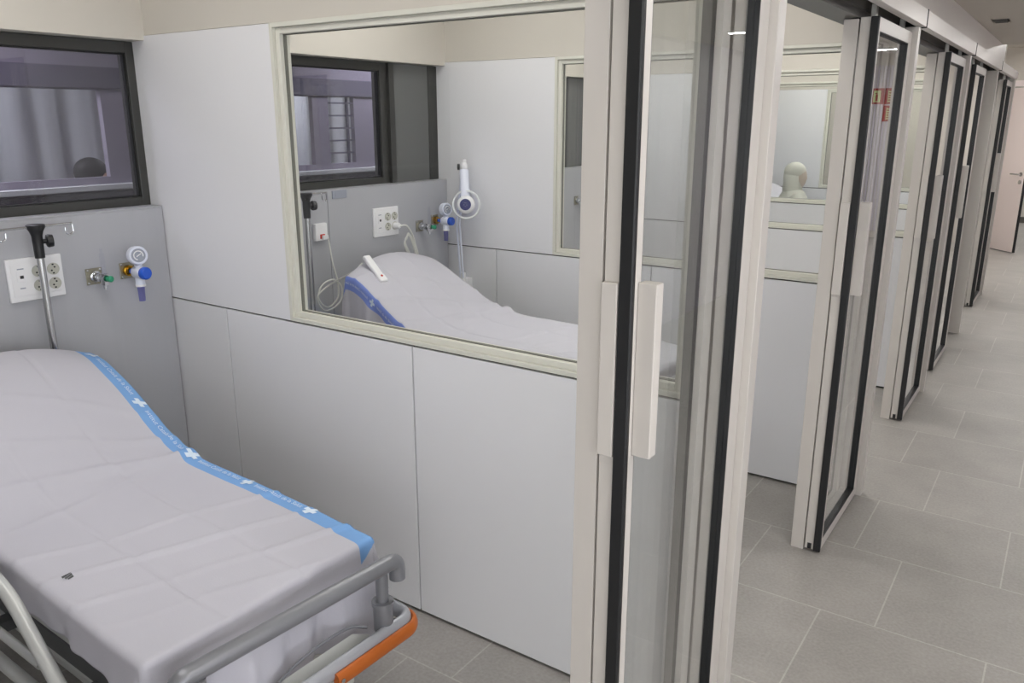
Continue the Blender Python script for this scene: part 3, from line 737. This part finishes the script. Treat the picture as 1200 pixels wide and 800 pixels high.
        # folded side rails
        for sg in (-1, 1):
            y_ = sg*(H+.045); b = MB(); dz = 0 if (sg < 0 and s is bed1) else -.24
            pts_ = rounded([(.52, y_, zp-.14+dz), (.60, y_, zf+.015+dz), (.93, y_, zf+.025+dz), (1.27, y_, zp-.16+dz)], .09, 8)
            b.tube(pts_, .0165, 14)
            b.tube([(.57, y_, zp-.04+dz), (1.07, y_, zp-.035+dz)], .011, 10); b.tube([(.54, y_, zp-.135+dz), (1.24, y_, zp-.13+dz)], .016, 10)
            sr = b.build('side_rail', M_bedlight, r, 50)
            for xx in (.75, 1.2):
                MB().box(xx-.02, xx+.02, min(sg*(H-.03), y_), max(sg*(H-.03), y_), zr-.045, zr-.015).build('rail_bracket', M_beddark, sr)
        # columns, base, casters
        for xx in (.42, L-.32):
            MB().lathe([(0, 0), (.075, 0), (.075, .16), (.055, .165), (.055, zr-.16), (0, zr-.16)], (xx, 0, .16), (0, 0, 1)).build('column', M_beddark, r, True)
        b = MB().box(.2, L-.1, -.16, .16, .13, .175, .012); b.box(.16, .24, -H+.03, H-.03, .135, .17, .01); b.box(L-.16, L-.08, -H+.03, H-.03, .135, .17, .01)
        b.build('base_frame', M_bedlight, r)
        for xx in (.2, L-.12):
            for sg in (-1, 1):
                c = empty('caster', (xx, sg*(H-.06), 0)); c.parent = r
                MB().box(-.03, .03, -.028, .028, .10, .136, .008).build('fork', M_bedgrey, c)
                MB().lathe([(0, -.016), (.045, -.016), (.058, -.010), (.06, 0), (.058, .010), (.045, .016), (0, .016)], (.012, 0, .0605), (0, 1, 0)).build('wheel', M_black, c, True)
        if s.L > 0: tag(r, label, 'stretcher', 'bay stretchers')
        return r
    def world(s, v): return Matrix.Translation(Vector(s.loc)) @ Matrix.Rotation(s.rz, 4, 'Z') @ Vector(v)
def drip_pole(x, y, ztop, zb, label):
    r = empty('drip_pole', (x, y, zb)); h = ztop-zb
    MB().cyl((0, 0, 0), (0, 0, h-.09), .0125, n=20).build('pole', M_steelrod, r, True)
    MB().lathe([(0, -.002), (.016, -.002), (.017, .05), (.0175, .075), (.022, .090), (.030, .104), (.030, .112), (.026, .114), (0, .112)], (0, 0, h-.112), (0, 0, 1)).build('pole_head', M_black, r, True)
    k = MB().lathe([(0, 0), (.008, 0), (.008, .014), (.021, .015), (.023, .02), (.021, .034), (0, .036)], (.0, .014, h-.058), (.25, 1, 0)).build('clamp_knob', M_black, r, True)
    b = MB().tube([(0, -.125, h-.006), (0, .125, h-.006)], .004, 10)
    for sg in (-1, 1):
        y0 = sg*.125
        b.tube([(0, y0, h-.006), (0, y0+sg*.002, h-.028)]+arc((0, y0-sg*.012, h-.03), .014, 0 if sg > 0 else pi, -pi if sg > 0 else 2*pi, 10, 'yz')+[(0, y0-sg*.026, h-.018)], .003, 8)
    b.build('hook_bar', M_chrome, r, True)
    MB().cyl((0, 0, 0), (0, 0, .10), .019).build('pole_holder', M_bedgrey, r, True)
    tag(r, label, 'drip pole', 'drip poles at the beds'); return r

bed1 = Bed((-2.86, 1.108, 0), -.028, 1.44, .668,
           [(0, .965), (.10, .945), (.28, .845), (.47, .715), (.64, .652), (.95, .643), (1.44, .618)], 1, .075, 1.3, .085, .17, .27, .05, M_strip, .5)
bed1.strip = (.668/2-.060, .668/2+.002); bed1.textb = .668/2-.028; bed1.tsize = .021; bed1.pstep = .285; bed1.p0 = .07
sh1 = bed1.sheet('bed_sheet', 'white sheet with sky blue printed border on the nearest stretcher'); bed1.printing(sh1)
bed1.stretcher('grey foreground stretcher with push rail and orange corner bumper')
drip_pole(-2.925, 1.357, 1.352, .52, 'chrome drip pole with black head in front of the nearest sockets')
# dark printed mark on the near sheet
p_ = bed1
b = MB()
for k in range(3):
    vs = [b.bm.verts.new(p_.P(a, c, .0014)) for a, c in ((1.010+.006*k, -.262), (1.0155+.006*k, -.262), (1.018+.006*k, -.284+.004*k), (1.0125+.006*k, -.284+.004*k))]; b.bm.faces.new(vs)
o = b.build('laundry_mark', M_beddark, sh1); o['label'] = 'small dark printed mark'

bed2 = Bed((-2.86, 2.925, 0), -.03, 1.62, .66,
           [(0, 1.055), (.12, 1.03), (.30, .925), (.50, .815), (.68, .775), (1.2, .765), (1.62, .75)], -1, .05, 4.7, .20, .10, .16, .14, M_strip2, .63)
bed2.skew = .15; bed2.strip = (.66/2-.006, .66/2+.060); bed2.textb = .66/2+.026; bed2.tsize = .021; bed2.pstep = .285; bed2.p0 = -.03
sh2 = bed2.sheet('bed_sheet', 'white sheet with periwinkle border on the stretcher behind the internal window'); bed2.printing(sh2)
bed2.stretcher('second stretcher, in the bay behind the internal window')
drip_pole(-2.93, 2.57, 1.372, .62, 'drip pole at the left edge of the internal window')
bed5 = Bed((-2.86, 8.43, 0), 0, 1.6, .66, [(0, 1.10), (.25, 1.07), (.45, .93), (.75, .72), (1.6, .66)], 1, .03, 8.7, .12, .1, .15, .05, M_strip, .5)
bed5.strip = (.66/2-.06, .66/2+.012); bed5.textb = .3; bed5.tsize = .021; bed5.pstep = .285; bed5.p0 = .07
bed_far[0] = bed5
sh5 = bed5.sheet('bed_sheet', 'white sheet on the stretcher of the farthest bay, beside the seated person')
bed5.stretcher('stretcher in the farthest bay, seen through several panes')

# ------------------------------------------------------------------ call bell, cables, handset, lamp of the second bay
r = wall_thing('call_bell_unit', 2.705, 1.174)
MB().box(0, .022, -.038, .038, -.042, .042, .004).build('housing', M_wplast, r)
MB().box(.022, .026, -.012, .018, -.032, -.010, .002).build('red_button', M_red, r)
MB().box(.022, .036, -.004, .030, -.036, -.016, .003).build('plug', M_wplast, r)
tag(r, 'white call bell unit with red button beside the second bed', 'call bell')
# handset
hs = Vector(bed2.P(.13, -.195, .012)); hp = bed2.world(hs)
nrm = (bed2.P(.16, -.20)-bed2.P(.14, -.20)); slope = math.atan2(nrm.z, nrm.x)
r = empty('call_handset', hp); r.rotation_euler = (0, -slope, -.15)
b = MB().box(-.085, .075, -.019, .019, -.011, .011, .007, 3); b.box(.04, .085, -.022, .022, -.012, .012, .007, 3); b.build('housing', M_wplast, r, 40)
MB().lathe([(0, 0), (.006, 0), (.006, .002), (0, .002)], (.055, 0, .0118), (0, 0, 1)).build('red_button', M_red, r)
inv = (Matrix.Translation(hp) @ r.rotation_euler.to_matrix().to_4x4()).inverted()
wp = [hp+Vector((-.085, .005, .02)), bed2.world(bed2.P(-.02, -.23, .02)), Vector((-2.905, 2.66, .93)), Vector((-2.93, 2.60, .875)), Vector((-2.93, 2.645, .80)), Vector((-2.92, 2.735, .83)), Vector((-2.925, 2.755, .90)), Vector((-2.93, 2.71, .945)), Vector((-2.93, 2.635, .93)), Vector((-2.935, 2.61, .87)), Vector((-2.93, 2.66, .815)), Vector((-2.93, 2.73, .85)), Vector((-2.94, 2.745, .93)), Vector((-2.96, 2.738, 1.02)), Vector((-2.975, 2.736, 1.12)), Vector((-2.975, 2.735, 1.146))]
MB().tube([inv @ v for v in spline(wp, 8)], .0042, 8).build('cable', M_cable, r, True)
tag(r, 'white call handset with coiled cable lying on the second bed', 'handset')
# power cable in the socket panel
r = empty('power_cable', (XB+.017, 3.232, 1.151))
MB().lathe([(0, 0), (.018, 0), (.018, .022), (.012, .034), (0, .036)], (0, 0, 0), (1, 0, 0)).build('plug', M_wplast, r, True)
wp = [(.034, 0, 0), (.055, .03, .0), (.06, .07, -.05), (.055, .10, -.12), (.05, .13, -.20), (.045, .17, -.32), (.04, .20, -.48)]
b = MB().tube(spline(wp, 8), .0045, 8)
for k in range(4):
    w2 = [(.045, .03+.004*k, -.07), (.05, .05, -.055+.004*k), (.055, .075+.006*k, -.10), (.05, .11+.006*k, -.19), (.05, .13+.003*k, -.26), (.045, .12, -.27), (.04, .08-.006*k, -.18), (.04, .035-.003*k, -.10), (.045, .03+.004*k, -.07)]
    b.tube(spline(w2, 6), .004, 8)
b.build('cable', M_cable, r, True)
tag(r, 'bundled white power cable hanging from the second bay socket panel', 'cable')
# examination lamp
LX, LY = -2.865, 3.655
r = empty('examination_lamp', (LX, LY, .775))
b = MB().box(-.03, .03, .0, .05, -.03, .035, .004); b.cyl((0, 0, -.05), (0, 0, .07), .016)
b.build('wall_clamp', M_wplast, r, True)
b = MB(); 
for dx in (-.010, .010): b.tube([(dx, -.01, .04), (dx-.015, -.02, .36), (dx+.025, -.01, .655)], .006, 10)
b.build('arm', M_wplast2, r, True)
MB().sph((.03, -.012, .675), .022, (1, 1, 1.15), 14).cyl((.03, -.012, .69), (.03, -.012, .712), .012).build('joint', M_wplast, r, True)
MB().lathe([(0, 0), (.016, 0), (.018, .012), (0, .013)], (.012, -.03, .672), (-1, -.6, 0)).build('joint_knob', M_black, r, True)
hd = empty('lamp_head', (.082, -.065, .470)); hd.parent = r
ax = Vector((.55, -1, .12)).normalized(); q = ax.to_track_quat('Z', 'Y').to_matrix()
MB().lathe([(.070, -.008), (.078, -.010), (.082, 0), (.078, .010), (.070, .008), (.070, -.008)], (0, 0, 0), ax, 36).build('lens_rim', M_lens, hd, True)
MB().lathe([(0, -.002), (.070, -.002), (.070, .002), (0, .002)], (0, 0, 0), ax, 36).build('lens', M_clear, hd)
MB().lathe([(0, 0), (.050, 0), (.050, .012), (.044, .022), (.034, .026), (0, .026)], tuple(ax*.004), ax, 32).build('housing', M_wplast, hd, True)
MB().lathe([(0, .0262), (.0315, .0262), (.0315, .0275), (0, .0275)], tuple(ax*.004), ax, 32).build('navy_disc', M_navy, hd, True)
b = MB()
for (u, v, w_, h_) in ((0, .009, .014, .0016), (-.008, -.002, .0016, .008), (.008, -.002, .0016, .008), (0, -.009, .010, .0012)):
    up = Vector((0, 0, 1)); rt = up.cross(ax).normalized(); u2 = ax.cross(rt)
    c = ax*.0318+rt*u+u2*v
    vs = [b.bm.verts.new(c+rt*sx*w_/2+u2*sy*h_/2) for sx, sy in ((-1, -1), (1, -1), (1, 1), (-1, 1))]; b.bm.faces.new(vs)
b.build('printed_mark', M_dial, hd)
b = MB(); c0 = Vector((-.05, .05, .185)); b.tube([c0, c0*.62+ax*.012, c0*.22+ax*.014], .02, 16, flat=(.016, .026)); b.build('neck', M_wplast2, hd, 50)
wp = [(-.03, .02, .0), (-.05, .03, .02), (-.09, .03, .03), (-.125, .02, .02)]
MB().tube(spline(wp, 6), .004, 8).build('cable', M_cable, r, True)
tag(r, 'white folded examination lamp with navy disc behind the internal window', 'lamp')

# ------------------------------------------------------------------ people seen through the panes
def person(loc, rz, label, seat_z, top_m, hair_m, cap, stool):
    r = empty('person', loc, rz)
    # local: faces +x, sits on seat_z; skeleton as a skinned chain
    s = seat_z
    V = []; E = []; R = []
    def v(p, rad, par=None):
        V.append(p); R.append(rad)
        if par is not None: E.append((par, len(V)-1))
        return len(V)-1
    pel = v((0, 0, s+.10), .125); bel = v((.01, 0, s+.25), .115, pel); ch = v((.0, 0, s+.42), .125, bel); nk = v((.0, 0, s+.515), .055, ch)
    n2 = v((.015, 0, s+.55), .05, nk); h1 = v((.03, 0, s+.61), .086, n2); h2 = v((.02, 0, s+.685), .098, h1); h3 = v((.02, 0, s+.745), .07, h2)
    for sg in (-1, 1):
        sh = v((0, sg*.16, s+.47), .058, ch); el = v((.04, sg*.22, s+.22), .043, sh); wr = v((.27, sg*.13, s+.18), .028, el); hd_ = v((.33, sg*.11, s+.17), .03, wr)
        for k in range(4):
            f1 = v((.38, sg*(.085+.019*k), s+.165), .0095, hd_); v((.415-.006*abs(k-1.3), sg*(.085+.019*k), s+.148), .008, f1)
        t1 = v((.34, sg*.075, s+.18), .011, hd_); v((.37, sg*.06, s+.17), .009, t1)
        hp_ = v((.03, sg*.09, s+.08), .088, pel); kn = v((.42, sg*.11, s+.05), .062, hp_); an = v((.43, sg*.11, .09), .042, kn); v((.52, sg*.12, .035), .035, an)
    me = bpy.data.meshes.new('body'); me.from_pydata(V, E, []); o = bpy.data.objects.new('body', me); COL.objects.link(o); o.parent = r
    md = o.modifiers.new('skin', 'SKIN'); 
    for k, rr in enumerate(R): me.skin_vertices[0].data[k].radius = (rr, rr)
    me.skin_vertices[0].data[0].use_root = True
    o.modifiers.new('sub', 'SUBSURF').levels = 1; o.modifiers['sub'].render_levels = 2
    me.materials.append(M_pale if cap else M_skin)
    f = MB().sph((.100, 0, s+.645), .013, (1.1, .8, 1.5), 10)
    for sg in (() if cap else (-1, 1)): f.sph((.0, sg*.084, s+.65), .02, (.6, .35, 1.2), 8)
    f.build('nose' if cap else 'nose_and_ears', M_pale if cap else M_skin, r, True)
    e_ = MB()
    for sg in (-1, 1): e_.sph((.090, sg*.030, s+.680), .009, (.6, 1.3, .7), 8)
    e_.box(.088, .098, -.020, .020, s+.603, s+.608); e_.build('eyes_and_mouth', M_hair, r, True)
    hb = MB().sph((.0, 0, s+.70), .094, (1.05, .98, .95), 20)
    if cap: hb.lathe([(.09, 0), (.085, .06), (.088, .14), (.06, .18)], (-.012, 0, s+.53), (0, 0, 1), 20)
    hb.build('hood' if cap else 'hair', hair_m, r, True)
    b = MB().lathe([(.0, 0), (.17, .0), (.165, .12), (.15, .25), (.17, .42), (.12, .50), (.06, .54), (.0, .54)], (0, 0, s+.02), (0, 0, 1), 24)
    for vv in b.bm.verts: vv.co.x *= .82
    for sg in (-1, 1): b.tube([(0, sg*.13, s+.48), (.01, sg*.18, s+.42), (.04, sg*.22, s+.25)], .065, 12)
    b.build('tunic', top_m, r, True)
    b = MB()
    for sg in (-1, 1): b.tube(rounded([(.02, sg*.09, s+.085), (.43, sg*.11, s+.055), (.435, sg*.11, .14)], .1, 6), .082, 14)
    b.build('trousers', top_m, r, True)
    tag(r, label, 'person')
    if stool:
        t = empty('stool', loc, rz)
        MB().lathe([(0, 0), (.17, 0), (.18, .02), (.17, .045), (0, .05)], (0, 0, s-.05), (0, 0, 1)).build('seat', M_beddark, t, True)
        MB().cyl((0, 0, .06), (0, 0, s-.05), .025).build('column', M_chrome, t, True)
        b = MB()
        for k in range(5): b.tube([(0, 0, .08), (.24*math.cos(k*1.2566), .24*math.sin(k*1.2566), .03)], .016, 8)
        b.build('base', M_beddark, t, True)
        tag(t, 'round stool under the %s' % ('white clad person by the farthest bed' if cap else 'person behind the first window'), 'stool')
person((-5.03, 2.71, 0), 1.45, 'dark haired person seated behind the nearest headwall window', .69, M_court2, M_hair, False, True)
person((-2.145, 7.70, 0), .5, 'pale hooded person in white seated by the farthest bed', .54, M_scrub, M_scrub, True, True)
